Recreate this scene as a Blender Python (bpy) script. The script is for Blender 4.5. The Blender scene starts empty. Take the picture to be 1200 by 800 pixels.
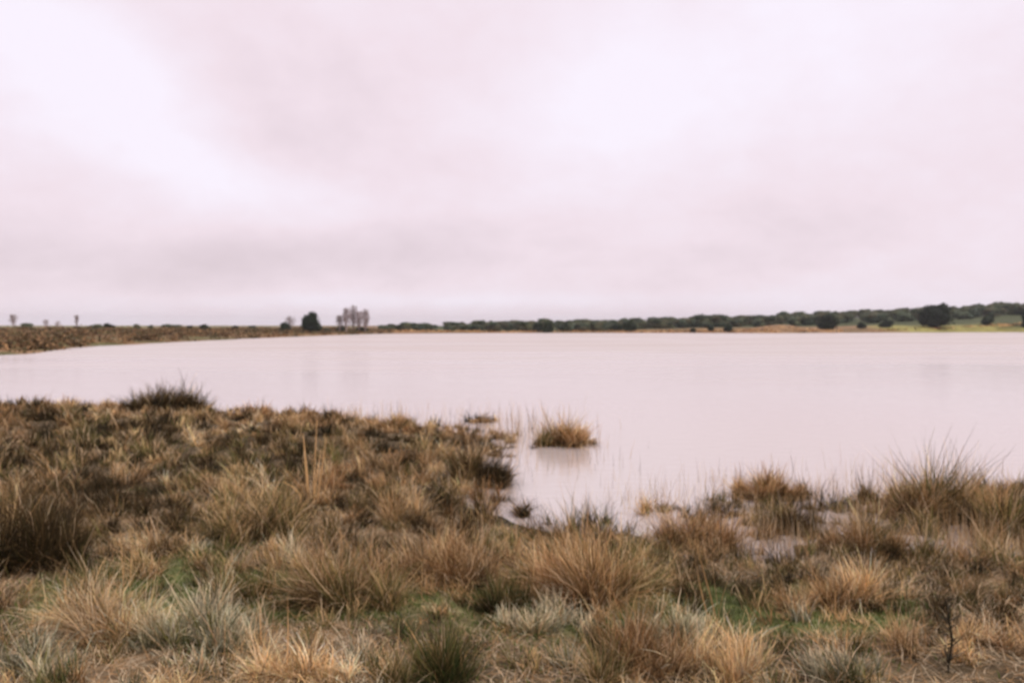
import bpy, math, random
import numpy as np
R = np.random.default_rng(7)
random.seed(7)
S = bpy.context.scene
COL = S.collection

# ------------------------------------------------------------------ camera, sky, sun, exposure
FPX, HOR, CAMZ = 900.0, 381.0, 1.95            # focal length in px of a 1200 px wide frame, horizon row, eye height
cd = bpy.data.cameras.new("camera"); cam = bpy.data.objects.new("camera", cd); COL.objects.link(cam)
cd.sensor_width = 36.0; cd.lens = 36.0 * FPX / 1200.0
cd.clip_start = 0.05; cd.clip_end = 8000
PITCH = math.atan((400 - HOR) / FPX)
cam.location = (0, 0, CAMZ); cam.rotation_euler = (math.pi / 2 - PITCH, 0, 0)
cd.dof.use_dof = True; cd.dof.focus_distance = 0.9; cd.dof.aperture_fstop = 7.4
S.camera = cam
S.view_settings.view_transform = 'Standard'; S.view_settings.look = 'None'
S.view_settings.gamma = 1; S.view_settings.use_curve_mapping = False
S.view_settings.exposure = 0.46

SUN_EL, SUN_AZ = math.radians(50), math.radians(125)      # azimuth from +Y towards +X
W = bpy.data.worlds.new("World"); S.world = W; W.use_nodes = True
nt = W.node_tree; N = nt.nodes; L = nt.links; N.clear()

def mth(op, a, b=None, c=None, clamp=False, nodes=None, links=None):
    n = (nodes or N).new('ShaderNodeMath'); n.operation = op; n.use_clamp = clamp
    for i, v in enumerate((a, b, c)):
        if v is None: continue
        if isinstance(v, (int, float)): n.inputs[i].default_value = v
        else: (links or L).new(v, n.inputs[i])
    return n.outputs[0]
tc = N.new('ShaderNodeTexCoord')
sep = N.new('ShaderNodeSeparateXYZ'); L.new(tc.outputs['Generated'], sep.inputs[0])
dx, dy, dz = sep.outputs
zc = mth('MAXIMUM', dz, 0.0)
den = mth('ADD', zc, 0.42)
u = mth('DIVIDE', dx, den); v = mth('DIVIDE', dy, den)
cmb = N.new('ShaderNodeCombineXYZ'); L.new(u, cmb.inputs[0]); L.new(v, cmb.inputs[1])
def noise(vec, scale, detail, rough=0.5, dist=0.0):
    n = N.new('ShaderNodeTexNoise'); n.inputs['Scale'].default_value = scale
    n.inputs['Detail'].default_value = detail; n.inputs['Roughness'].default_value = rough
    n.inputs['Distortion'].default_value = dist; L.new(vec, n.inputs['Vector']); return n.outputs['Fac']
n1 = noise(cmb.outputs[0], 1.5, 6, 0.52, 0.6)
n2 = noise(cmb.outputs[0], 5.0, 5, 0.55, 0.5)
def blob(px, py, w, h, rot=0.0):
    """soft patch of cloud brightness round a direction in the sky (angles, not screen)"""
    az = math.atan((px - 600) / FPX); el = math.atan((HOR - py) / FPX)
    a = mth('ARCTAN2', dx, dy); e = mth('ARCSINE', dz)
    a = mth('SUBTRACT', a, az); e = mth('SUBTRACT', e, el)
    c, s = math.cos(rot), math.sin(rot)
    a2 = mth('ADD', mth('MULTIPLY', a, c), mth('MULTIPLY', e, s))
    e2 = mth('SUBTRACT', mth('MULTIPLY', e, c), mth('MULTIPLY', a, s))
    q = mth('ADD', mth('POWER', mth('DIVIDE', mth('ABSOLUTE', a2), w / FPX), 2), mth('POWER', mth('DIVIDE', mth('ABSOLUTE', e2), h / FPX), 2))
    return mth('EXPONENT', mth('MULTIPLY', q, -1.0))
val = mth('MULTIPLY_ADD', n1, 0.9, -0.45)
val = mth('ADD', val, mth('MULTIPLY_ADD', n2, 0.30, -0.15))
val = mth('ADD', val, 0.54)
n3_ = noise(cmb.outputs[0], 13.0, 5, 0.6, 0.4)
val = mth('ADD', val, mth('MULTIPLY_ADD', n3_, 0.26, -0.13))
for px, py, w, h, rot, amp in ((95, 120, 190, 60, -0.45, .60), (230, 215, 160, 30, -0.2, .22), (740, 130, 120, 80, 0, .45), (1010, 60, 190, 90, .2, .34),
                               (30, 30, 160, 60, 0, -.05), (390, 100, 170, 90, .2, -.34), (360, 305, 210, 34, .10, -.34), (330, 190, 120, 30, .1, -.16),
                               (560, 352, 330, 9, 0, .26), (230, 356, 200, 10, 0, .12), (1080, 240, 260, 60, .1, -.16), (640, 290, 260, 36, .02, -.14), (100, 310, 220, 40, 0, -.26), (620, 30, 160, 60, 0, -.05)):
    val = mth('ADD', val, mth('MULTIPLY', blob(px, py, w, h, rot), amp))
val = mth('ADD', val, mth('MULTIPLY', dz, 0.5))
rmp = N.new('ShaderNodeValToRGB'); L.new(val, rmp.inputs[0])
cr = rmp.color_ramp
cr.elements[0].position = 0.0; cr.elements[0].color = (0.67, 0.56, 0.61, 1)
cr.elements[1].position = 1.0; cr.elements[1].color = (0.90, 0.835, 0.93, 1)
e = cr.elements.new(0.5); e.color = (0.83, 0.705, 0.77, 1)
sc_ = N.new('ShaderNodeVectorMath'); sc_.operation = 'SCALE'; L.new(rmp.outputs[0], sc_.inputs[0]); sc_.inputs['Scale'].default_value = 8.0
sky = N.new('ShaderNodeTexSky'); sky.sky_type = 'NISHITA'; sky.sun_disc = False
sky.sun_elevation = SUN_EL; sky.sun_rotation = SUN_AZ
mx = N.new('ShaderNodeMix'); mx.data_type = 'RGBA'; mx.inputs[0].default_value = 0.97
L.new(sky.outputs[0], mx.inputs[6]); L.new(sc_.outputs[0], mx.inputs[7])
bg = N.new('ShaderNodeBackground'); bg.inputs[1].default_value = 0.1; L.new(mx.outputs[2], bg.inputs[0])
wo = N.new('ShaderNodeOutputWorld'); L.new(bg.outputs[0], wo.inputs[0])

sd_ = bpy.data.lights.new("sun", 'SUN'); so = bpy.data.objects.new("sun", sd_); COL.objects.link(so)
sd_.energy = 1.5; sd_.angle = math.radians(20); sd_.color = (1.0, 0.93, 0.86)
sv = (math.sin(SUN_AZ) * math.cos(SUN_EL), math.cos(SUN_AZ) * math.cos(SUN_EL), math.sin(SUN_EL))
so.rotation_euler = (math.pi / 2 - SUN_EL, 0, math.pi - SUN_AZ)
so.location = (20, 30, 40)

# ------------------------------------------------------------------ terrain function
def P(px, py, z=0.0):
    Y = (CAMZ - z) * FPX / (py - HOR); return ((px - 600) / FPX * Y, Y)
far_l = [P(0, 417), P(60, 411), P(100, 406.5), P(200, 401), P(300, 396.3), P(400, 392.5), P(440, 391.3), P(520, 390.4), P(600, 390), P(750, 390.0), P(900, 390.3), P(1050, 389.5), P(1200, 389), P(1400, 388)]
near = [(300, 60), (60, 8), P(1330, 600), P(1230, 590), P(1150, 592), P(1075, 590), P(1035, 612), P(980, 618), P(900, 604), P(850, 610), P(790, 622), P(700, 625), P(640, 622),
        P(590, 605), P(550, 586), P(518, 572), P(500, 553), P(550, 541), P(592, 524), P(570, 514), P(500, 501), P(440, 495), P(330, 488), P(270, 484), P(150, 479), P(60, 477), P(-60, 474), (-60, 14)]
poly = np.array([(-62, 30)] + far_l + near, float)
def sdist(x, y):
    """signed distance to the lake outline: positive on land"""
    x = np.asarray(x, float); y = np.asarray(y, float)
    d2 = np.full(x.shape, 1e18); ins = np.zeros(x.shape, bool)
    n = len(poly)
    for i in range(n):
        ax, ay = poly[i]; bx, by = poly[(i + 1) % n]
        ex, ey = bx - ax, by - ay
        t = np.clip(((x - ax) * ex + (y - ay) * ey) / (ex * ex + ey * ey), 0, 1)
        d2 = np.minimum(d2, (x - ax - t * ex) ** 2 + (y - ay - t * ey) ** 2)
        c = (ay > y) != (by > y)
        if ey != 0: ins ^= c & (x < ex * (y - ay) / ey + ax)
    return np.where(ins, -1, 1) * np.sqrt(d2)
_T = R.random((5, 256, 256))
def vn(x, y, s, k=0):
    """value noise 0..1"""
    x = np.asarray(x, float) * s + 57.3 + k * 17; y = np.asarray(y, float) * s + 91.7
    i = np.floor(x).astype(int); j = np.floor(y).astype(int); fx = x - i; fy = y - j
    fx = fx * fx * (3 - 2 * fx); fy = fy * fy * (3 - 2 * fy); t = _T[k % 5]
    a = t[i & 255, j & 255]; b = t[(i + 1) & 255, j & 255]; c = t[i & 255, (j + 1) & 255]; d = t[(i + 1) & 255, (j + 1) & 255]
    return (a * (1 - fx) + b * fx) * (1 - fy) + (c * (1 - fx) + d * fx) * fy
def sst(a, b, x):
    t = np.clip((x - a) / (b - a), 0, 1); return t * t * (3 - 2 * t)
K_PX = [-300, 400, 440, 600, 700, 800, 900, 1000, 1100, 1200, 1400, 2200]
RD = [300, 300, 260, 280, 300, 320, 340, 370, 400, 420, 450, 500]
RZ = [1.2, 0.9, 0.7, 0.8, 1.2, 2.0, 3.0, 5.0, 6.8, 8.6, 10.5, 12]
FS = [300, 300, 206, 206, 216, 236, 246, 250, 256, 262, 270, 300]
pudd = [(880, 652, .62, .5), (845, 628, .45, .6), (1140, 650, .65, .42), (1175, 625, .5, .4), (1085, 640, .35, .3), (960, 628, .4, .4), (790, 618, .4, .3)]
pudd = [P(a, b) + (c, d) for a, b, c, d in pudd]
isl = [P(660, 519) + (.62, .3, .13), P(560, 494) + (.35, .2, .06), P(560, 562) + (.42, .3, .11), P(905, 584) + (.5, .25, .08), P(1115, 592) + (.8, .4, .12), P(590, 514) + (.25, .25, .05), P(525, 515) + (.5, .4, .08)]
def gz(x, y):
    x = np.asarray(x, float); y = np.asarray(y, float)
    s = sdist(x, y); r = np.hypot(x, y)
    px = 600 + FPX * np.where(y > 1, x / np.maximum(y, 1), 4 * np.sign(x))
    nearw = 1 - sst(25, 45, r)
    wob = (vn(x, y, 1.1) - .5) * .5 + (vn(x, y, 3.1, 1) - .5) * .2
    s = s + wob * nearw + (1 - nearw) * (vn(x, y, .25, 2) - .5) * 1.6
    land = 0.36 * (1 - np.exp(-np.maximum(s, 0) / 3.2))
    far = 0.42 * (1 - np.exp(-np.maximum(s, 0) / 4.0)) + 0.0
    rd = np.interp(px, K_PX, RD); rz = np.interp(px, K_PX, RZ)
    t = sst(0.0, 1.0, (r - 190) / (rd - 190 + 1e-6))
    far = far + np.maximum(rz - .4, 0) * np.where(px < 420, sst(0, 70, s), t) + np.where(px > 900, 6 * sst(rd, 2000, r), 0) * .4
    far += (vn(x, y, .06, 3) - .5) * .5 * sst(2, 12, s) * (r > 40)
    my_ = 198.0; mx_ = (915 - 600) / FPX * 206
    far += 1.7 * np.exp(-(((x - mx_) / 7.0) ** 2 + ((y - my_ - 8) / 6) ** 2))
    z = np.where(s > 0, land * nearw + far * (1 - nearw), np.maximum(s * 0.09, -0.7))
    z = z + nearw * np.where(s > 0, np.minimum(s * .5, 1), 0) * ((vn(x, y, 2.3, 2) - .5) * .09 + (vn(x, y, 6, 3) - .5) * .03)
    for a, b, c, d in pudd:
        z = z - .13 * np.exp(-(((x - a) / c) ** 2 + ((y - b) / d) ** 2) ** 1.5) * (y < 12)
    for a, b, c, d, h in isl:
        e_ = np.exp(-(((x - a) / c) ** 2 + ((y - b) / d) ** 2) ** 1.5)
        z = z * (1 - e_) + (h * .6) * e_
    return z
def at(px, py):
    """pixel -> point on the ground"""
    a = (px - 600) / FPX; z = 0.0
    for _ in range(12):
        Y = (CAMZ - z) * FPX / (py - HOR); z = max(float(gz(a * Y, Y)), 0.0) * .5 + z * .5
    return a * Y, Y
def atd(px, Y): return (px - 600) / FPX * Y, Y

# ------------------------------------------------------------------ materials
def new_mat(name):
    m = bpy.data.materials.new(name); m.use_nodes = True
    n = m.node_tree; n.nodes.clear(); return m, n.nodes, n.links
def veg_mat(name, trans=0.15, rough=0.75):
    m, n, l = new_mat(name)
    at_ = n.new('ShaderNodeAttribute'); at_.attribute_name = 'Col'
    oi = n.new('ShaderNodeObjectInfo')
    hs = n.new('ShaderNodeHueSaturation'); l.new(at_.outputs['Color'], hs.inputs['Color'])
    mr = n.new('ShaderNodeMapRange'); l.new(oi.outputs['Random'], mr.inputs[0]); mr.inputs[3].default_value = .82; mr.inputs[4].default_value = 1.18
    l.new(mr.outputs[0], hs.inputs['Value'])
    p = n.new('ShaderNodeBsdfPrincipled'); p.inputs['Roughness'].default_value = rough; p.inputs['Specular IOR Level'].default_value = .1
    l.new(hs.outputs[0], p.inputs['Base Color'])
    o = n.new('ShaderNodeOutputMaterial')
    if trans > 0:
        t = n.new('ShaderNodeBsdfTranslucent'); l.new(hs.outputs[0], t.inputs[0])
        mi = n.new('ShaderNodeMixShader'); mi.inputs[0].default_value = trans
        l.new(p.outputs[0], mi.inputs[1]); l.new(t.outputs[0], mi.inputs[2]); l.new(mi.outputs[0], o.inputs[0])
    else: l.new(p.outputs[0], o.inputs[0])
    return m
M_BLADE = veg_mat("grass_blade"); M_LEAF = veg_mat("tree_leaf", .15, .6); M_BARK = veg_mat("bark", 0, .9)

m, n, l = new_mat("ground"); M_GROUND = m
a_ = n.new('ShaderNodeAttribute'); a_.attribute_name = 'Col'
g = n.new('ShaderNodeNewGeometry')
def tn(scale, det, vec=g.outputs['Position']):
    t = n.new('ShaderNodeTexNoise'); t.inputs['Scale'].default_value = scale; t.inputs['Detail'].default_value = det; t.inputs['Roughness'].default_value = .65; l.new(vec, t.inputs['Vector']); return t
t1 = tn(9, 6); t2 = tn(0.8, 5)
mr = n.new('ShaderNodeMapRange'); l.new(t1.outputs[0], mr.inputs[0]); mr.inputs[1].default_value = .3; mr.inputs[2].default_value = .7; mr.inputs[3].default_value = .45; mr.inputs[4].default_value = 1.5
mr2 = n.new('ShaderNodeMapRange'); l.new(t2.outputs[0], mr2.inputs[0]); mr2.inputs[1].default_value = .3; mr2.inputs[2].default_value = .7; mr2.inputs[3].default_value = .65; mr2.inputs[4].default_value = 1.35
mu = n.new('ShaderNodeMath'); mu.operation = 'MULTIPLY'; l.new(mr.outputs[0], mu.inputs[0]); l.new(mr2.outputs[0], mu.inputs[1])
vm = n.new('ShaderNodeVectorMath'); vm.operation = 'SCALE'; l.new(a_.outputs['Color'], vm.inputs[0]); l.new(mu.outputs[0], vm.inputs['Scale'])
p = n.new('ShaderNodeBsdfPrincipled'); p.inputs['Roughness'].default_value = .95; p.inputs['Specular IOR Level'].default_value = .1; l.new(vm.outputs[0], p.inputs['Base Color'])
bp = n.new('ShaderNodeBump'); bp.inputs['Distance'].default_value = .03; bp.inputs['Strength'].default_value = .7; l.new(t1.outputs[0], bp.inputs['Height']); l.new(bp.outputs[0], p.inputs['Normal'])
o = n.new('ShaderNodeOutputMaterial'); l.new(p.outputs[0], o.inputs[0])

m, n, l = new_mat("lake_water"); M_WATER = m      # shallow turbid water, calm by the shore and ruffled further out
g = n.new('ShaderNodeNewGeometry'); sp = n.new('ShaderNodeSeparateXYZ'); l.new(g.outputs['Position'], sp.inputs[0])
p = n.new('ShaderNodeBsdfPrincipled'); p.inputs['Base Color'].default_value = (0.50, 0.43, 0.395, 1); p.inputs['IOR'].default_value = 1.5
mr = n.new('ShaderNodeMapRange'); l.new(sp.outputs[1], mr.inputs[0]); mr.interpolation_type = 'SMOOTHERSTEP'; mr.inputs[1].default_value = 2; mr.inputs[2].default_value = 95; mr.inputs[3].default_value = .07; mr.inputs[4].default_value = .5
wn = n.new('ShaderNodeTexNoise'); wn.inputs['Scale'].default_value = .035; wn.inputs['Detail'].default_value = 3; wm = n.new('ShaderNodeMapping'); wm.inputs['Scale'].default_value = (1, 3, 1)
l.new(g.outputs['Position'], wm.inputs[0]); l.new(wm.outputs[0], wn.inputs['Vector'])
wr = n.new('ShaderNodeMapRange'); l.new(wn.outputs[0], wr.inputs[0]); wr.inputs[1].default_value = .35; wr.inputs[2].default_value = .65; wr.inputs[3].default_value = .6; wr.inputs[4].default_value = 1.3
wx = n.new('ShaderNodeMath'); wx.operation = 'MULTIPLY'; l.new(mr.outputs[0], wx.inputs[0]); l.new(wr.outputs[0], wx.inputs[1]); l.new(wx.outputs[0], p.inputs['Roughness'])
mp = n.new('ShaderNodeMapping'); mp.inputs['Scale'].default_value = (1, 2.2, 1); l.new(g.outputs['Position'], mp.inputs[0])
t1 = n.new('ShaderNodeTexNoise'); t1.inputs['Scale'].default_value = 3.0; t1.inputs['Detail'].default_value = 4; l.new(mp.outputs[0], t1.inputs['Vector'])
bp = n.new('ShaderNodeBump'); bp.inputs['Distance'].default_value = .02; bp.inputs['Strength'].default_value = .28; l.new(t1.outputs[0], bp.inputs['Height']); l.new(bp.outputs[0], p.inputs['Normal'])
o = n.new('ShaderNodeOutputMaterial'); l.new(p.outputs[0], o.inputs[0])

# ------------------------------------------------------------------ mesh helpers
def mk_mesh(name, V, F, C=None, mat=None, smooth=False):
    me = bpy.data.meshes.new(name); k = F.shape[1]
    me.vertices.add(len(V)); me.vertices.foreach_set('co', V.astype(np.float32).ravel())
    me.loops.add(F.size); me.loops.foreach_set('vertex_index', F.astype(np.int32).ravel())
    me.polygons.add(len(F)); me.polygons.foreach_set('loop_start', np.arange(0, F.size, k, dtype=np.int32))
    if mat: me.materials.append(mat)
    me.update(calc_edges=True)
    if smooth: me.polygons.foreach_set('use_smooth', np.ones(len(F), bool))
    if C is not None:
        ca = me.color_attributes.new('Col', 'FLOAT_COLOR', 'POINT')
        c4 = np.ones((len(V), 4), np.float32); c4[:, :3] = np.clip(C, 0, 1); ca.data.foreach_set('color', c4.ravel())
    return me
class Buf:
    def __init__(s): s.V = []; s.F = []; s.C = []; s.n = 0
    def add(s, V, F, C): s.V.append(V); s.F.append(F + s.n); s.C.append(C); s.n += len(V)
    def mesh(s, name, mat, origin=(0, 0, 0), smooth=False):
        return mk_mesh(name, np.concatenate(s.V) - np.array(origin), np.concatenate(s.F), np.concatenate(s.C), mat, smooth)
def link(name, me, loc=(0, 0, 0), parent=None):
    o = bpy.data.objects.new(name, me); COL.objects.link(o); o.location = loc
    if parent: o.parent = parent
    return o
def tag(o, label=None, cat=None, group=None, kind=None):
    if label: o['label'] = label
    if cat: o['category'] = cat
    if group: o['group'] = group
    if kind: o['kind'] = kind
    return o
def blades(buf, base, az, tilt, bend, ln, wd, cb, ct, seg=3):
    """curved tapering blades, one strip of quads each"""
    n = len(base); T = np.linspace(0, 1, seg + 1)
    side = az + math.pi / 2 + R.normal(0, .7, n)
    sx, sy = np.cos(side), np.sin(side); ca, sa = np.cos(az), np.sin(az)
    kink = R.normal(0, .9, n)
    pos = base.astype(float).copy(); V = np.zeros((n, seg + 1, 2, 3)); C = np.zeros((n, seg + 1, 2, 3))
    for k, t in enumerate(T):
        if k:
            th = tilt + bend * (t - .5 / seg); st = ln / seg
            ca, sa = np.cos(az + kink * t), np.sin(az + kink * t)
            pos = pos + np.stack([np.sin(th) * ca * st, np.sin(th) * sa * st, np.cos(th) * st], 1)
        w = wd * .5 * (1 - .88 * t ** 1.6)
        off = np.stack([sx * w, sy * w, np.zeros(n)], 1)
        V[:, k, 0] = pos - off; V[:, k, 1] = pos + off
        tc_ = t ** 1.2; c = cb * (1 - tc_) + ct * tc_; C[:, k, 0] = c; C[:, k, 1] = c  # dead sheaths darken the base, and tussock shade is painted in with them
    i0 = (np.arange(n) * 2 * (seg + 1))[:, None] + (np.arange(seg) * 2)[None]
    F = np.stack([i0, i0 + 1, i0 + 3, i0 + 2], -1).reshape(-1, 4)
    buf.add(V.reshape(-1, 3), F, C.reshape(-1, 3))
c_ = lambda *a: np.array(a, float)
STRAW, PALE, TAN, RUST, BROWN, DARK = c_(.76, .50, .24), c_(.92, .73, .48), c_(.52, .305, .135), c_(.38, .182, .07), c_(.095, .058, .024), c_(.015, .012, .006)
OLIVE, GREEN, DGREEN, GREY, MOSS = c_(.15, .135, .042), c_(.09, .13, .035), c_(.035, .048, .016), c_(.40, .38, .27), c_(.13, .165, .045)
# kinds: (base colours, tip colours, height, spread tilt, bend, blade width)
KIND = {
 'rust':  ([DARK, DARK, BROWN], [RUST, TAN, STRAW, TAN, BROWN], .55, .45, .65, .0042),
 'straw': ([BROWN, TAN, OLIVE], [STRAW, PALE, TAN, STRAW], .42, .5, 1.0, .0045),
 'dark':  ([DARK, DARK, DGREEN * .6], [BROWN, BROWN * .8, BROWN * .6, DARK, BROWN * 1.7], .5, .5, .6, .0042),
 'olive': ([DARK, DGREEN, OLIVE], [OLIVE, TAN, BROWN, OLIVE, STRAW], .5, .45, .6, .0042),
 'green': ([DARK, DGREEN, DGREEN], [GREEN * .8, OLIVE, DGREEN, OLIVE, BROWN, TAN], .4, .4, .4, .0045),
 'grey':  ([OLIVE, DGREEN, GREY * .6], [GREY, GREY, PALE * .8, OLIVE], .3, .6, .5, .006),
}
def clump(buf, x, y, z, rad, hgt, n, kind, tilt=1.0, wmul=1.0):
    """an untidy clump made of several tufts, each with its own lean, height and mix of colours"""
    cbs, cts, _, tl, bd, w = KIND[kind]; n = int(n * 1.5)
    m = int(max(3, min(14, n // 60)))
    tr = rad * R.random(m) ** .6; ta = R.random(m) * 2 * math.pi
    tx, ty = tr * np.cos(ta) * .8, tr * np.sin(ta) * .8
    wa = 6.3 * float(vn(x, y, .35, 1)); lx = tx / rad * tl * tilt * .55 + R.normal(0, .30, m) + .12 * math.cos(wa); ly = ty / rad * tl * tilt * .55 + R.normal(0, .30, m) + .12 * math.sin(wa)
    th = R.uniform(.45, 1.15, m) * (1 - .25 * (tr / rad) ** 2); tj = np.clip(np.exp(R.normal(0, .36, (m, 1))) * 1.15, .35, 1.6); tc = R.integers(0, len(cts), m); spr = R.uniform(.12, .42, m)
    k = R.integers(0, m, n)
    bx, by = x + tx[k] + R.normal(0, rad * .16, n), y + ty[k] + R.normal(0, rad * .16, n)
    vx = lx[k] + R.normal(0, 1, n) * spr[k]; vy = ly[k] + R.normal(0, 1, n) * spr[k]
    az = np.arctan2(vy, vx); ti = np.minimum(np.hypot(vx, vy), 1.35)
    be = bd * R.uniform(-.2, 1.9, n) * tilt
    ln = hgt * th[k] * R.uniform(.35, 1.1, n) * np.where(R.random(n) < .05, 1.35, 1)
    br = R.random(n) < .22                                  # broken and fallen blades
    ti = np.where(br, R.uniform(.5, 1.4, n), ti); az = np.where(br, R.random(n) * 6.28, az); be = np.where(br, R.uniform(.6, 2.4, n), be)
    ci = R.integers(0, len(cbs), n); cj = np.where(R.random(n) < .55, tc[k], R.integers(0, len(cts), n))
    j = R.uniform(.6, 1.4, (n, 1)) * tj[k]
    cb = np.array(cbs)[ci] * j; ct = np.array(cts)[cj] * j
    bl = R.random(n) < (.02 if kind in ('dark', 'green') else .11); ct[bl] = PALE * R.uniform(.8, 1.2, (bl.sum(), 1)); cb[bl] = TAN
    d = math.hypot(x, y)
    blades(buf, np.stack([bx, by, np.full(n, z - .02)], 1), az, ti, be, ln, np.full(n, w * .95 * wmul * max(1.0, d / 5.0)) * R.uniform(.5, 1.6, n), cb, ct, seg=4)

# ------------------------------------------------------------------ ground and water
r_ = [0.0] + list(0.5 * 1.03 ** np.arange(0, 296)); r_ = np.array(r_)
angs = []
a0 = -180.0
while a0 < 180: angs.append(a0); a0 += 0.4 if abs(a0) < 48 else 2.0
angs = np.radians(np.array(angs)); nr, na = len(r_), len(angs)
RR, AA = np.meshgrid(r_, angs, indexing='ij'); X = RR * np.sin(AA); Y = RR * np.cos(AA); Z = gz(X, Y)
V = np.stack([X, Y, Z], -1).reshape(-1, 3)
i, j = np.meshgrid(np.arange(nr - 1), np.arange(na), indexing='ij'); j2 = (j + 1) % na
F = np.stack([i * na + j, i * na + j2, (i + 1) * na + j2, (i + 1) * na + j], -1).reshape(-1, 4)[:, ::-1]
xs, ys = X.ravel(), Y.ravel(); sdv = sdist(xs, ys); rr = np.hypot(xs, ys); pxv = 600 + FPX * np.where(ys > 1, xs / np.maximum(ys, 1), 4 * np.sign(xs))
def mixc(a, b, t): return a * (1 - t[:, None]) + b * t[:, None]
nC = np.tile(c_(.09, .065, .036), (len(xs), 1))
nC = mixc(nC, c_(.20, .14, .08), sst(.45, .8, vn(xs, ys, 2.2, 1)) * (1 - sst(7, 11, rr) * .7))
nC = mixc(nC, c_(.11, .125, .045), sst(.55, .75, vn(xs, ys, .9, 4)) * (1 - sst(5, 7.5, rr)))
nC = mixc(nC, c_(.045, .035, .025), sst(.09, .01, Z.ravel()))
fC = np.tile(c_(.27, .165, .085), (len(xs), 1))
fC = mixc(fC, c_(.17, .12, .06), sst(.35, .7, vn(xs, ys, .12, 2)))
fC = mixc(fC, c_(.13, .12, .05), sst(.6, .8, vn(xs, ys, .3, 1)) * (pxv < 420))
fC = mixc(fC, c_(.29, .26, .085), sst(1010, 1060, pxv + (vn(xs, ys, .1) - .5) * 60) * sst(228, 234, rr) * (1 - sst(300, 320, rr)))
fC = mixc(fC, c_(.20, .20, .08), (sst(240, 420, rr)) * (pxv < 420) * sst(.4, .6, vn(xs, ys * .3, .03, 3)))
fsv = np.interp(pxv, K_PX, FS); fC = mixc(fC, c_(.075, .085, .04), sst(fsv - 2, fsv + 8, rr + (vn(xs, ys, .15, 1) - .5) * 10) * sst(440, 455, pxv))
C = mixc(nC, fC, sst(22, 45, rr))
ground = link('ground', mk_mesh('ground', V, F, C, M_GROUND, True)); tag(ground, 'rough marshy ground and low banks round the lake', kind='structure')
V = np.array([(-330, -12, 0), (330, -12, 0), (330, 290, 0), (-330, 290, 0)], float)
water = link('lake_water', mk_mesh('lake_water', V, np.array([[0, 1, 2, 3]]), None, M_WATER)); tag(water, 'wide pale lake under an overcast sky', kind='structure')

# ------------------------------------------------------------------ trees
def tube(buf, pts, rad, col, k=6):
    pts = [np.array(p, float) for p in pts]; V = []; 
    for q, p in enumerate(pts):
        d = pts[min(q + 1, len(pts) - 1)] - pts[max(q - 1, 0)]; d /= np.linalg.norm(d) + 1e-9
        a = np.cross(d, (1, .13, 0)); a /= np.linalg.norm(a) + 1e-9; b = np.cross(d, a)
        for s in range(k):
            t = 2 * math.pi * s / k; V.append(p + rad[q] * (a * math.cos(t) + b * math.sin(t)))
    F = [[q * k + s, q * k + (s + 1) % k, (q + 1) * k + (s + 1) % k, (q + 1) * k + s] for q in range(len(pts) - 1) for s in range(k)]
    buf.add(np.array(V), np.array(F), np.tile(col, (len(V), 1)))
def leaves(buf, cen, size, col):
    n = len(cen); u = R.normal(size=(n, 3)); u /= np.linalg.norm(u, axis=1)[:, None]; w = np.cross(u, R.normal(size=(n, 3))); w /= np.linalg.norm(w, axis=1)[:, None]
    s = (size * R.uniform(.6, 1.3, n))[:, None]
    V = np.stack([cen - u * s, cen + w * s * .7, cen + u * s, cen - w * s * .7], 1).reshape(-1, 3)
    F = np.arange(4 * n).reshape(-1, 4)
    buf.add(V, F, np.repeat(col, 4, 0))
def crown(buf, w, h, z0, n, leaf, cols, lobes=9):
    """lumpy crown: many small leaf faces on overlapping lobes round an opaque leafy heart"""
    L_ = []
    for q in range(lobes):
        a = R.random() * 2 * math.pi; fz = R.uniform(.14, .78); rr_ = R.uniform(.1, .36) * w * math.sqrt(max(.05, 1 - fz ** 2.2)); zz = z0 + h * fz
        L_.append((rr_ * math.cos(a), rr_ * math.sin(a), zz, w * R.uniform(.17, .27), h * R.uniform(.2, .3)))
    L_.append((0, 0, z0 + h * .42, w * .40, h * .48)); L_.append((0, 0, z0 + h * .2, w * .43, h * .25))
    per = n // len(L_)
    for (x, y, z, a, b) in L_:
        d = R.normal(size=(per, 3)); d /= np.linalg.norm(d, axis=1)[:, None]
        rad = R.uniform(.75, 1.12, per)[:, None]
        cen = np.array([x, y, z]) + d * rad * np.array([a, a, b])
        cen[:, 2] = np.maximum(cen[:, 2], z0 + .05)
        base = np.array(cols)[R.integers(0, len(cols))] * R.uniform(.8, 1.25)
        leaves(buf, cen, np.full(per, leaf), base * R.uniform(.6, 1.4, (per, 1)))
        uu, vv = np.meshgrid(np.linspace(0, 2 * math.pi, 9)[:-1], np.linspace(.15, math.pi - .15, 6), indexing='ij')
        V = np.stack([np.cos(uu) * np.sin(vv) * a, np.sin(uu) * np.sin(vv) * a, np.cos(vv) * b], -1).reshape(-1, 3) * R.uniform(.7, .88, (48, 1)) + np.array([x, y, z])
        V[:, 2] = np.maximum(V[:, 2], z0)
        F = np.array([[p * 6 + q, ((p + 1) % 8) * 6 + q, ((p + 1) % 8) * 6 + q + 1, p * 6 + q + 1] for p in range(8) for q in range(5)])
        buf.add(V, F, np.tile(base * .8, (48, 1)))
OAKC = [c_(.022, .032, .016), c_(.030, .042, .018), c_(.02, .03, .016)]
WOODC = [c_(.085, .105, .062), c_(.11, .12, .062), c_(.07, .095, .06), c_(.12, .11, .06)]
BARK = c_(.11, .085, .065)
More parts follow.
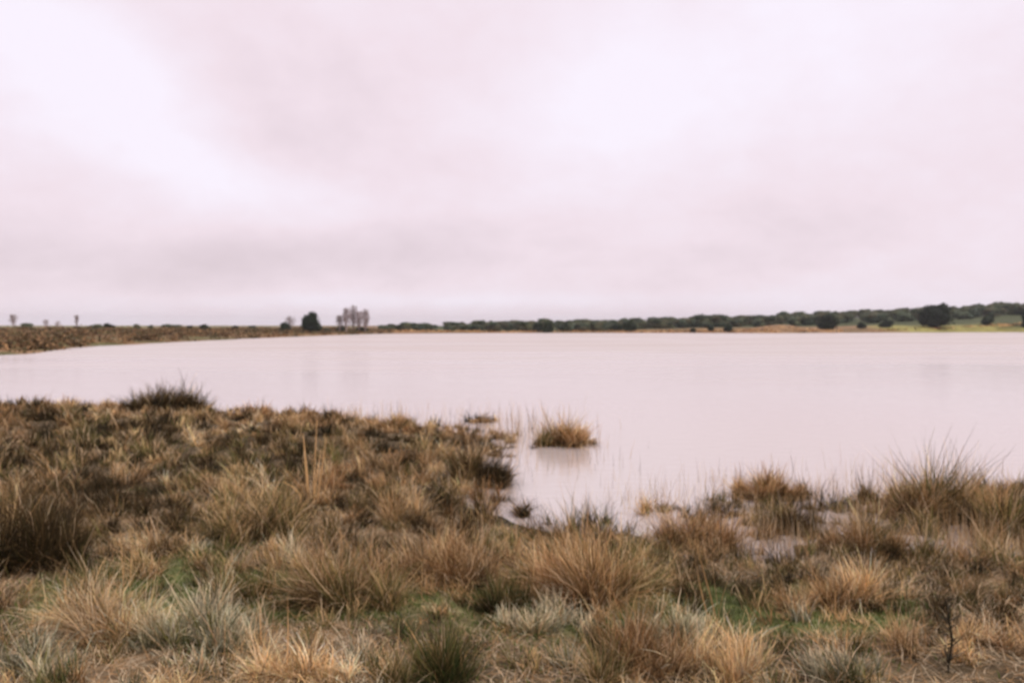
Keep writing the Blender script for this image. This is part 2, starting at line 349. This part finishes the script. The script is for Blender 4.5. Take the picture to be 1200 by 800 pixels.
def evergreen(name, px, Y, wpx, hpx, label, cat, cols=OAKC, group=None, trunk=.12, n=1500, dy=0):
    x, y = atd(px, Y); z = float(gz(x, y)); w = wpx / FPX * Y; h = hpx / FPX * Y
    root = bpy.data.objects.new(name, None); COL.objects.link(root); root.location = (x, y, z); root.empty_display_size = .3
    tag(root, label, cat, group)
    b = Buf(); tube(b, [(0, 0, -.2), (.03, 0, h * .25), (0, .05, h * .5)], [w * .05, w * .04, w * .025], BARK)
    for q in range(4):
        a = q * 1.6 + .3; tube(b, [(0, 0, h * .15), (math.cos(a) * w * .16, math.sin(a) * w * .16, h * .45)], [w * .025, w * .012], BARK, 5)
    link('trunk', b.mesh('trunk', M_BARK), parent=root)
    b = Buf(); crown(b, w, h * (1 - trunk), h * trunk, n, w * .028 + .04, cols); link('crown', b.mesh('crown', M_LEAF), parent=root)
    return root
def bare_tree(name, px, Y, wpx, hpx, label, stems=1, up=.35, cat='bare tree', group=None, tw=26, col=c_(.28, .215, .20)):
    x, y = atd(px, Y); z = float(gz(x, y)); w = wpx / FPX * Y; h = hpx / FPX * Y
    root = bpy.data.objects.new(name, None); COL.objects.link(root); root.location = (x, y, z); tag(root, label, cat, group)
    b = Buf(); c = Buf(); th = h * .012 + .02
    tips = [(R.normal(0, w * .04), R.normal(0, w * .04), h)]
    tube(b, [(0, 0, -.2), (tips[0][0] * .3, 0, h * .4), (tips[0][0], tips[0][1], h * .95)], [th * 1.6, th, .012], col)
    for q in range(int(tw * 1.5)):
        t = R.uniform(.08, .92); a = R.random() * 2 * math.pi; ln = w * .5 * math.sqrt(1.05 - t * t * .9) * R.uniform(.4, 1.05)
        p0 = np.array([tips[0][0] * t, tips[0][1] * t, h * t * .95]); rise = (h - p0[2]) * R.uniform(.25, .85)
        p1 = p0 + np.array([math.cos(a) * ln * .65, math.sin(a) * ln * .65, rise * .4]); p2 = p0 + np.array([math.cos(a) * ln, math.sin(a) * ln, rise])
        tube(c, [p0, p1, p2], [th * .4, th * .28, .012], col * R.uniform(.8, 1.2), 4)
        for s in range(8):
            a2 = R.random() * 2 * math.pi; e_ = p0 + (p2 - p0) * R.uniform(.3, 1)
            tube(c, [e_, e_ + np.array([math.cos(a2) * ln * .22, math.sin(a2) * ln * .22, h * .09])], [.017, .008], col * R.uniform(.8, 1.3), 3)
    link('trunk', b.mesh('trunk', M_BARK), parent=root); link('crown', c.mesh('crown', M_BARK), parent=root)
    return root
ev = evergreen
ev('evergreen_tree', 364, 160, 27, 25, 'dark rounded evergreen tree alone on the left bank beside bare poplars', 'tree', trunk=.06, n=2600)
ev('shrub', 334, 165, 16, 13, 'dark bush at the foot of a pale bare tree, left of the round evergreen', 'shrub', trunk=.02)
bare_tree('bare_tree', 340, 168, 14, 20, 'pale leafless tree rising behind the dark bush on the left bank')
for px, w, h, lb in ((398, 13, 20, 'leftmost leafless poplar of the row beside the round evergreen'), (406, 13, 29, 'second leafless poplar from the left in the row by the round evergreen'),
                     (414, 14, 32, 'tallest leafless poplar, in the middle of the row on the left bank'), (421, 12, 25, 'leafless poplar just right of the tallest one in the row'),
                     (428, 12, 28, 'rightmost leafless poplar of the row, towards the dark wood')):
    bare_tree('poplar_tree', px, 175 + R.uniform(-3, 3), w, h, lb, up=.16, group='leafless poplars on the left bank', tw=40)
ev('shrub', 400, 178, 12, 7, 'low dark bush under the left poplars of the row', 'shrub', trunk=.02)
ev('shrub', 424, 180, 16, 6, 'low wide bush under the right poplars of the row', 'shrub', trunk=.02)
ev('shrub', 384, 176, 9, 5, 'small bush between the round evergreen and the poplars', 'shrub', trunk=.02, cols=WOODC)
bare_tree('bare_tree', 16, 150, 13, 18, 'tallest bare tree at the far left edge of the bank', up=.3)
bare_tree('bare_tree', 54, 210, 9, 10, 'small bare tree, second from the left on the skyline', up=.35)
bare_tree('bare_tree', 68, 215, 8, 8, 'smallest bare tree, just left of a slim upright one', up=.4)
bare_tree('bare_tree', 90, 160, 7, 17, 'slim upright bare tree on the left skyline', up=.15)
for px, Y, w, h, lb in ((31, 190, 16, 6, 'low bush right of the leftmost bare tree'), (92, 172, 14, 5, 'low bush at the foot of the slim upright bare tree'), (112, 190, 22, 6, 'bush on the left skyline, right of the slim bare tree'),
                        (128, 185, 16, 7, 'darkest long bush on the left skyline'), (160, 175, 9, 7, 'small bush standing alone on the left bank'), (176, 190, 8, 5, 'tiny bush beside pale field on the left bank'),
                        (200, 210, 26, 5, 'long low hedge-like bush on the distant left skyline'), (222, 180, 9, 5, 'pale brown bush left of a compact dark one'), (240, 178, 14, 7, 'compact dark bush midway along the left bank'),
                        (276, 185, 11, 5, 'brownish bush right of the compact dark one on the left bank'), (296, 195, 12, 5, 'low bush left of the pale bare tree')):
    ev('shrub', px, Y, w, h, lb, 'shrub', cols=(OAKC if 'ark' in lb else WOODC), trunk=.02, n=700)
for px, Y, w, h, lb in ((555, 205, 12, 7, 'dark bush at the water edge in front of the left part of the wood'), (630, 200, 17, 11, 'left one of two dark bushes on the middle of the far shore'), (642, 197, 15, 14, 'rounder right one of two dark bushes on the middle of the far shore'),
                        (661, 200, 13, 10, 'small dark bush just right of the pair in mid shore'), (721, 202, 18, 12, 'left dark bush of the close pair on the ochre bank'), (739, 200, 18, 13, 'right and rounder dark bush of the close pair on the ochre bank'),
                        (812, 195, 8, 5, 'tiny brown bush at the water edge on the ochre bank'), (833, 196, 10, 9, 'small bush left of a rounder one on the ochre bank'), (854, 195, 13, 11, 'rounded small dark bush left of the bare earth mound'),
                        (970, 206, 25, 18, 'dark dome-shaped oak just right of the bare earth mound'), (1009, 212, 12, 9, 'small dark bush at the left end of the green meadow'), (1039, 216, 18, 9, 'low flat dark bush in the green meadow'),
                        (1097, 216, 41, 27, 'largest dark round holm oak, standing before the green meadow'), (1157, 220, 15, 14, 'round dark bush in the meadow right of the largest oak'), (1203, 218, 14, 26, 'dark tree cut by the right edge of the photo')):
    ev('holm_oak' if h > 15 else 'shrub', px, Y, w, h, lb, 'tree' if h > 15 else 'shrub', trunk=.04 if h < 20 else .06, n=2600 if h > 15 else 900)
# the wood behind the far shore: single trees
protos = []
for q in range(8):
    b = Buf(); w, h = R.uniform(5.2, 7.5), R.uniform(4.2, 5.2)
    crown(b, w, h * .96, h * .04, 900, .24, WOODC, lobes=9); tube(b, [(0, 0, -.5), (0, 0, h * .4)], [.22, .15], BARK)
    protos.append(b.mesh('oak_mesh', M_LEAF))
WL = ((440, 610, 'dark oak in the dense low left end of the wood on the far shore'), (610, 780, 'oak in the middle stretch of the wood behind the ochre bank'),
      (780, 950, 'rounded grey-green oak of the open wood behind the earth mound'), (950, 1260, 'oak of the wooded hillside above the green meadow'))
cnt = 0; placed = []
for q in range(6000):
    if cnt >= 294: break
    px = R.uniform(446, 1245); f = R.random() ** 1.5
    d0 = np.interp(px, K_PX, FS); d1 = np.interp(px, K_PX, RD) + 18
    Yd = d0 + (d1 - d0) * f; x, y = atd(px, Yd)
    if any((x - a) ** 2 + (y - b) ** 2 < (4.6 * float(np.interp(px, [440, 600, 800, 1200], [.5, .7, .85, 1]))) ** 2 for a, b in placed): continue
    placed.append((x, y)); o = link('oak_tree', protos[R.integers(0, 8)], (x, y, float(gz(x, y))))
    s = R.uniform(.75, 1.1) * float(np.interp(px, [440, 500, 600, 700, 800, 900, 1200], [.3, .48, .6, .66, .76, .76, .9])); o.scale = (s * 1.4, s * 1.4, s * R.uniform(.85, 1.1)); o.rotation_euler[2] = R.random() * 6.28
    for a, b, t in WL:
        if a <= px < b: tag(o, t, 'tree', 'oaks of the wood beyond the lake (%s)' % {440: 'left end', 610: 'middle', 780: 'behind the mound', 950: 'hillside'}[a])
    cnt += 1

# ------------------------------------------------------------------ singled-out tussocks and plants in the foreground
TS = [ # name, px, base py, width px, height px, kind, blades, tilt, label, category
 ('rush_tussock', 195, 482, 104, 34, 'dark', 4200, 1.0, 'broad dark domed tussock standing highest on the left water edge', 'tussock'),
 ('rush_tussock', 62, 492, 84, 24, 'dark', 1800, 1.1, 'low dark tussock on the water edge near the left side of the photo', 'tussock'),
 ('rush_tussock', 296, 490, 52, 20, 'rust', 900, 1.0, 'small brown tussock right of the broad dark domed one', 'tussock'),
 ('rush_tussock', 394, 496, 46, 24, 'dark', 1300, .9, 'small very dark tussock at the water edge behind the tall golden stalks', 'tussock'),
 ('rush_tussock', 470, 503, 60, 24, 'rust', 1200, .9, 'rusty tussock on the point left of the islets', 'tussock'),
 ('rush_tussock', 660, 519, 58, 36, 'rust', 2600, .8, 'rusty tussock alone in the water, farthest out of the islets', 'tussock'),
 ('rush_tussock', 562, 494, 30, 10, 'rust', 500, .9, 'tiny low tussock in open water beyond the grassy point', 'tussock'),
 ('rush_tussock', 560, 566, 76, 48, 'dark', 4200, 1.0, 'dark rounded tussock in the shallow inlet nearest the open water', 'tussock'),
 ('rush_tussock', 28, 668, 130, 112, 'dark', 3200, .7, 'tall dark rush tussock with tan tips at the left edge of the photo', 'tussock'),
 ('rush_tussock', 300, 630, 120, 76, 'olive', 2600, .9, 'wide olive brown tussock below the tall golden stalks', 'tussock'),
 ('rush_tussock', 165, 655, 110, 50, 'straw', 1400, 1.0, 'tan straw clump right of the tall dark tussock at the left edge', 'tussock'),
 ('rush_tussock', 290, 700, 96, 52, 'green', 2200, .9, 'dark green low tussock beside the bright green moss patch', 'tussock'),
 ('rush_tussock', 405, 712, 140, 88, 'olive', 3200, 1.0, 'big olive brown tussock left of the trampled pale gap', 'tussock'),
 ('rush_tussock', 528, 680, 120, 90, 'rust', 3000, 1.0, 'fan-shaped brown tussock at the head of the water inlet', 'tussock'),
 ('rush_tussock', 690, 700, 160, 115, 'rust', 4400, 1.0, 'largest fan-shaped russet tussock in the centre of the near bank', 'tussock'),
 ('rush_tussock', 590, 716, 76, 44, 'green', 1700, .9, 'dark green low tussock between the two fan-shaped brown ones', 'tussock'),
 ('rush_tussock', 815, 645, 110, 62, 'rust', 2400, .9, 'brown tussock on the near bank left of the small pools', 'tussock'),
 ('rush_tussock', 905, 582, 78, 42, 'rust', 2200, .8, 'rusty tussock with pale upright tips in the shallows, just beyond the very dark one', 'tussock'),
 ('rush_tussock', 928, 628, 68, 42, 'dark', 1900, .8, 'very dark tussock directly behind the small pools', 'tussock'),
 ('rush_tussock', 1015, 590, 24, 44, 'dark', 260, .35, 'narrow dark upright tuft standing alone in the shallows', 'tussock'),
 ('rush_tussock', 1115, 606, 120, 80, 'rust', 4200, .8, 'golden crested tussock standing highest on the right water edge', 'tussock'),
 ('rush_tussock', 1185, 625, 90, 66, 'dark', 2400, .8, 'dark brown tussock at the right edge beside the golden crested one', 'tussock'),
 ('rush_tussock', 1025, 655, 90, 54, 'rust', 2200, .7, 'upright brown tussock between the two groups of pools', 'tussock'),
 ('rush_tussock', 1000, 715, 110, 66, 'straw', 1800, .7, 'tall tawny rush clump with straw stems behind the mossy ground', 'tussock'),
 ('rush_tussock', 1165, 760, 120, 50, 'straw', 1400, 1.1, 'pale arching tussock at the lower right beside the dead thistle', 'tussock'),
 ('rush_tussock', 505, 806, 100, 98, 'green', 1700, .55, 'spiky dark green rush clump at the bottom of the photo', 'rush clump'),
 ('grass_tuft', 105, 745, 160, 92, 'straw', 2200, 1.1, 'large bleached straw tuft at the lower left', 'grass tuft'),
 ('grass_tuft', 345, 800, 110, 70, 'straw', 1400, 1.0, 'straw tuft at the bottom edge left of the spiky green rush', 'grass tuft'),
 ('grass_tuft', 745, 800, 120, 82, 'rust', 1900, .8, 'brown tuft at the bottom edge right of the spiky green rush', 'grass tuft'),
 ('grass_tuft', 850, 795, 100, 100, 'straw', 1200, .7, 'tall bleached tuft at the bottom edge left of the mossy ground', 'grass tuft'),
 ('grass_tuft', 470, 612, 50, 58, 'straw', 500, .5, 'small upright golden tuft left of the dark islet tussock', 'grass tuft'),
 ('grey_shrub', 235, 755, 160, 72, 'grey', 2600, 1.0, 'broad grey-green soft shrub at the lower left', 'shrub'),
 ('grey_shrub', 640, 738, 120, 40, 'grey', 1600, 1.0, 'low grey shrub in front of the largest russet tussock', 'shrub'),
 ('grey_shrub', 990, 792, 60, 55, 'grey', 900, .8, 'small grey tuft on the mossy ground at the bottom right', 'shrub'),
 ('grey_shrub', 30, 790, 110, 60, 'grey', 1300, 1.0, 'grey-green shrub in the bottom left corner', 'shrub'),
 ('grey_shrub', 790, 745, 110, 50, 'grey', 1200, 1.0, 'grey-green shrub right of the largest russet tussock', 'shrub'),
]
FOOT = []
for nm, px, py, wp, hp, kd, nb, tl, lb, cat in TS:
    x, y = at(px, py); z = max(float(gz(x, y)), 0.0); w = wp / FPX * y; h = hp / FPX * y; FOOT.append((x, y, w * .42)) if kd in ('dark', 'green') else None
    b = Buf(); k = max(3, int(round(w / .14))); ec = min(h * 1.32, 1.0)
    for q in range(k):
        ox = (q + R.uniform(.2, .8)) / k - .5; f = 1 - (abs(ox) * 2) ** 2 * .5
        clump(b, x + ox * w * .85, y + R.uniform(-.5, .5) * min(w, .9) * .45, z, max(.10, w * .16), ec * f * R.uniform(.7, 1.12), nb // k, R.choice([kd, kd, kd, kd, kd, 'olive' if kd in ('rust', 'dark', 'green') else 'rust' if kd != 'grey' else 'grey']), tl)
    o = link(nm, b.mesh(nm, M_BLADE, (x, y, z)), (x, y, z)); tag(o, lb, cat)
# tall golden stalks with one bent leaf
def stalks(name, px, py, items, col, label, cat):
    x, y = at(px, py); z = float(gz(x, y)); b = Buf()
    for ox, hp, lean, bend, w in items:
        h = hp / FPX * y
        blades(b, np.array([[x + ox / FPX * y, y + R.uniform(-.08, .08), z]]), np.array([0.0 if lean >= 0 else math.pi]), np.array([abs(lean)]), np.array([bend]), np.array([h]), np.array([w]), (col * .8)[None], (col * 1.1)[None], seg=7)
    o = link(name, b.mesh(name, M_BLADE, (x, y, z)), (x, y, z)); tag(o, label, cat)
GOLD = c_(.55, .34, .15)
stalks('reed', 364, 592, [(0, 98, .04, .06, .035), (-5, 84, -.05, .05, .03), (7, 80, .1, .1, .025), (-9, 92, -.10, 2.6, .03), (2, 66, .05, .2, .03), (-3, 60, -.2, .9, .02), (10, 50, .25, .3, .02), (4, 104, .02, .04, .012), (-12, 88, -.35, .1, .012)], GOLD,
       'tall golden dead reed with one leaf bent over, standing above the tussocks', 'reed')
stalks('reed', 840, 735, [(0, 110, -.22, .1, .012), (5, 92, -.1, .1, .012), (-5, 80, -.25, .2, .01), (8, 60, .1, .3, .01)], GOLD, 'thin golden reeds leaning left in front of the small pools', 'reed')
stalks('reed', 140, 690, [(0, 70, -.05, .05, .01), (10, 76, .06, .05, .01), (4, 60, .0, .2, .008)], GOLD, 'a few thin pale reeds above the bleached straw at the left', 'reed')
# dead thistle: stem, spiny branches
x, y = at(1115, 792); FOOT.append((x, y - .12, .30)); z = float(gz(x, y)); root = bpy.data.objects.new('thistle', None); COL.objects.link(root); root.location = (x, y, z)
tag(root, 'dark dried thistle standing upright at the bottom right', 'thistle')
b = Buf(); c = Buf(); h = 90 / FPX * y; TC = c_(.045, .038, .024)
tube(b, [(0, 0, -.02), (.022, 0, h * .45), (.005, 0, h * .7), (-.015, 0, h)], [.006, .005, .004, .002], TC); link('stem', b.mesh('stem', M_BLADE), parent=root)
n_ = 70; t_ = R.uniform(.08, 1, n_); a_z = R.random(n_) * 6.28
blades(c, np.stack([np.zeros(n_), np.zeros(n_), t_ * h], 1), a_z, R.uniform(.7, 1.3, n_), R.uniform(-.6, .5, n_), h * R.uniform(.12, .42, n_) * (1.15 - t_ * .8), R.uniform(.004, .011, n_), np.tile(TC, (n_, 1)), np.tile(TC * 1.5, (n_, 1)))
link('leaf', c.mesh('leaf', M_BLADE), parent=root)['kind'] = 'stuff'

# ------------------------------------------------------------------ the matted grass of the bank (uncountable)
def inview(x, y): return (y > 2.2) & (np.abs(x) < .86 * y + .6)
G = Buf(); Xc = []
nfield = 0
xx = R.uniform(-19, 19, 60000); yy = R.uniform(2.2, 23, 60000)
ok = inview(xx, yy); xx, yy = xx[ok], yy[ok]; sdn = sdist(xx, yy); zz = gz(xx, yy)
pxn = 600 + FPX * xx / yy; yln = CAMZ * FPX / (np.interp(pxn, [740, 850, 960, 1060, 1200], [604, 588, 592, 586, 572]) - HOR)
keep = ((zz > -.035) | ((pxn > 760) & (yy < yln) & (zz > -.2))) & (yy < 23) & (sdn > -2.0)
xx, yy, zz = xx[keep], yy[keep], zz[keep]
cell = {}
DARK_CLUMPS = [at(a, b) + (c,) for a, b, c in ((60, 655, .6), (180, 610, .8), (300, 618, .7), (430, 615, .6), (465, 648, .5), (570, 655, .35), (700, 665, .45), (820, 615, .6), (930, 630, .5), (265, 695, .35), (420, 705, .4),
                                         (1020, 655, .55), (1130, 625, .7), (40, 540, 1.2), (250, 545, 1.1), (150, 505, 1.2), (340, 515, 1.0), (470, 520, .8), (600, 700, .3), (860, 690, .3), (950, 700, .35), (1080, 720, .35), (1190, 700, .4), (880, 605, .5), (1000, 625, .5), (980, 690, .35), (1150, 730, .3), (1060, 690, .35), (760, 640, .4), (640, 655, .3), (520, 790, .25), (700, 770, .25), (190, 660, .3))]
for x, y, z in zip(xx, yy, zz):
    d = math.hypot(x, y); sp = .17 + .0095 * d
    px = 600 + FPX * x / y
    if z < 0 and R.random() < .45: continue
    key = (int(x / sp), int(y / sp))
    if key in cell: continue
    cell[key] = 1
    nn = float(vn(x, y, .55, 0)); n3 = float(vn(x, y, 1.7, 3)); z = max(z, 0)
    u_ = R.random()
    if any(((x - a) / c) ** 2 + ((y - b) / e_) ** 2 < 1.1 for a, b, c, e_ in pudd) and R.random() < .82: continue
    if any((x - a) ** 2 + (y - b) ** 2 < c * c for a, b, c in FOOT) and R.random() < .93: continue
    dark_here = any((x - a) ** 2 + ((y - b) * .8) ** 2 < c * c for a, b, c in DARK_CLUMPS)
    if dark_here and R.random() < .8:
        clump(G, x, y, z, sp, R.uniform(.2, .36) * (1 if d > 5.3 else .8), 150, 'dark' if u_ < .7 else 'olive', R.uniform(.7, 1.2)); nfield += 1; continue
    lim = 4.3 if px > 1050 else 4.75 if px > 800 else 5.3
    if d < lim:
        gap = nn > .66 and n3 > .4
        if gap and u_ < .75: continue
        kd = 'straw' if u_ < .34 else 'grey' if u_ < (.62 if n3 > .45 else .46) else 'olive' if u_ < .84 else 'rust' if u_ < .9 else 'green'
        h = R.uniform(.08, .24) * (.7 + .6 * n3); nb = 120
    elif d < 6.4 and px < 780:
        kd = 'straw' if u_ < .3 else 'rust' if u_ < .6 else 'olive' if u_ < .85 else 'grey'
        h = R.uniform(.16, .36); nb = 120
    elif d < 11.5:
        kd = ('rust' if u_ < .42 else 'straw' if u_ < .68 else 'olive' if u_ < .87 else 'dark') if n3 * .5 + nn * .6 > .56 else ('dark' if u_ < .6 else 'olive' if u_ < .88 else 'rust')
        h = R.uniform(.22, .50) * (.8 if px > 790 else 1); nb = 130
    else:
        kd = ('rust' if u_ < .6 else 'straw' if u_ < .85 else 'dark') if n3 * .5 + nn * .6 > .46 else ('dark' if u_ < .5 else 'rust')
        h = R.uniform(.18, .40); nb = 95
    rad = sp * R.uniform(.6, 1.0)
    clump(G, x, y, z, rad, h, nb, kd, R.uniform(.7, 1.2)); nfield += 1
o = link('dry_grass', G.mesh('dry_grass', M_BLADE)); tag(o, 'matted brown and straw coloured marsh grass covering the near bank', 'grass', kind='stuff')
# low green cover and fallen straw
G = Buf(); n_ = 160000; x = R.uniform(-7, 7, n_); y = R.uniform(2.2, 8, n_); ok = inview(x, y); x, y = x[ok], y[ok]; z = gz(x, y); ok = z > .03; x, y, z = x[ok], y[ok], z[ok]; n_ = len(x)
gr = (vn(x, y, .9, 4) + R.normal(0, .10, n_)) > .55
cc = np.where(gr[:, None], MOSS[None], np.where(R.random((n_, 1)) < .5, PALE[None] * .8, TAN[None])) * R.uniform(.6, 1.3, (n_, 1))
blades(G, np.stack([x, y, z], 1), R.random(n_) * 6.28, np.where(gr, R.uniform(.1, 1.1, n_), R.uniform(.9, 1.5, n_)), R.uniform(0, .6, n_), np.where(gr, R.uniform(.015, .05, n_), R.uniform(.04, .16, n_)), np.where(gr, .008, .004), cc * .7, cc, seg=2)
o = link('ground_cover', G.mesh('ground_cover', M_BLADE)); tag(o, 'low green moss and fallen straw between the tussocks', 'ground cover', kind='stuff')
# thin reeds standing in shallow water
G = Buf()
for px, py, sx, sy, n_, hp in ((560, 500, 70, 14, 140, 26), (640, 512, 50, 14, 170, 26), (600, 540, 60, 25, 120, 34), (450, 490, 60, 8, 120, 22), (870, 572, 60, 14, 220, 30), (980, 585, 70, 18, 500, 30), (1100, 575, 60, 10, 160, 40), (760, 590, 60, 12, 160, 36),
                               (900, 615, 120, 22, 600, 30), (1150, 640, 60, 25, 1300, 40), (950, 640, 90, 25, 900, 36), (870, 640, 40, 18, 300, 44), (560, 585, 40, 12, 80, 34), (1060, 560, 90, 12, 160, 34), (620, 505, 60, 18, 160, 28), (700, 545, 60, 25, 60, 26)):
    a = px + R.normal(0, sx * .6, n_); bq = py + R.normal(0, sy * .6, n_); bq = np.maximum(bq, 470)
    Yv = CAMZ * FPX / (bq - HOR); xv = (a - 600) / FPX * Yv; zv = np.maximum(gz(xv, Yv), -.05)
    col = np.array([TAN, STRAW, BROWN, PALE * .8])[R.integers(0, 4, n_)]
    blades(G, np.stack([xv, Yv, zv], 1), R.random(n_) * 6.28, np.abs(R.normal(0, .12, n_)), np.abs(R.normal(0, .2, n_)), hp / FPX * Yv * R.uniform(.4, 1.2, n_), .003 * np.maximum(1, Yv / 7), col * .7, col)
o = link('water_reeds', G.mesh('water_reeds', M_BLADE)); tag(o, 'sparse thin reeds standing in the shallow water', 'reeds', kind='stuff')
# scrub on the left bank
G = Buf(); k = 0
for q in range(9000):
    if k > 1500: break
    px = R.uniform(-80, 460); Yd = R.uniform(40, 240); x, y = atd(px, Yd); s = float(sdist(x, y))
    if s < .3 or s > 60 or float(vn(x, y, .2, 2)) < .35: continue
    k += 1; z = float(gz(x, y)); n_ = 26; w = R.uniform(.4, 1.4); base = [BROWN, c_(.12, .10, .045), c_(.24, .145, .07), BROWN * .8, c_(.2, .12, .06)][R.integers(0, 5)] * R.uniform(.7, 1.2)
    cen = np.array([x, y, z]) + R.normal(0, 1, (n_, 3)) * np.array([w * .5, w * .5, .1 + w * .12]) + np.array([0, 0, .12]); cen[:, 2] = np.maximum(cen[:, 2], z)
    leaves(G, cen, np.full(n_, .16), base * R.uniform(.6, 1.3, (n_, 1)))
for q in range(700):
    px = R.uniform(440, 1240); x, y = atd(px, 188 + R.uniform(0, 14) + max(0, px - 1000) * .12); z = float(gz(x, y))
    if z < .05: continue
    n_ = 14; base = [TAN, RUST, STRAW, BROWN][R.integers(0, 4)] * R.uniform(.7, 1.1); w = R.uniform(.5, 1.6)
    cen = np.array([x, y, z]) + R.normal(0, 1, (n_, 3)) * np.array([w, w * .5, .1]) + np.array([0, 0, .1]); cen[:, 2] = np.maximum(cen[:, 2], z)
    leaves(G, cen, np.full(n_, .2), base * R.uniform(.7, 1.2, (n_, 1)))
o = link('bank_scrub', G.mesh('bank_scrub', M_BLADE)); tag(o, 'low brown scrub and grass on the distant banks', 'scrub', kind='stuff')
# ------------------------------------------------------------------ the damp air
b = 1.0
V = np.array([(sx * 4000, sy * 4000, zz) for zz in (-2.0, 34.0) for sx, sy in ((-1, -1), (1, -1), (1, 1), (-1, 1))])
F = np.array([[3, 2, 1, 0], [4, 5, 6, 7], [0, 1, 5, 4], [1, 2, 6, 5], [2, 3, 7, 6], [3, 0, 4, 7]])
m, n, l = new_mat("haze"); pv = n.new('ShaderNodeVolumePrincipled'); pv.inputs['Color'].default_value = (.9, .9, .93, 1); pv.inputs['Density'].default_value = 0.00022
o = n.new('ShaderNodeOutputMaterial'); l.new(pv.outputs[0], o.inputs['Volume'])
hz = link('haze', mk_mesh('haze', V, F, None, m)); tag(hz, 'thin damp haze over the lake', kind='stuff')
print('clumps', nfield)
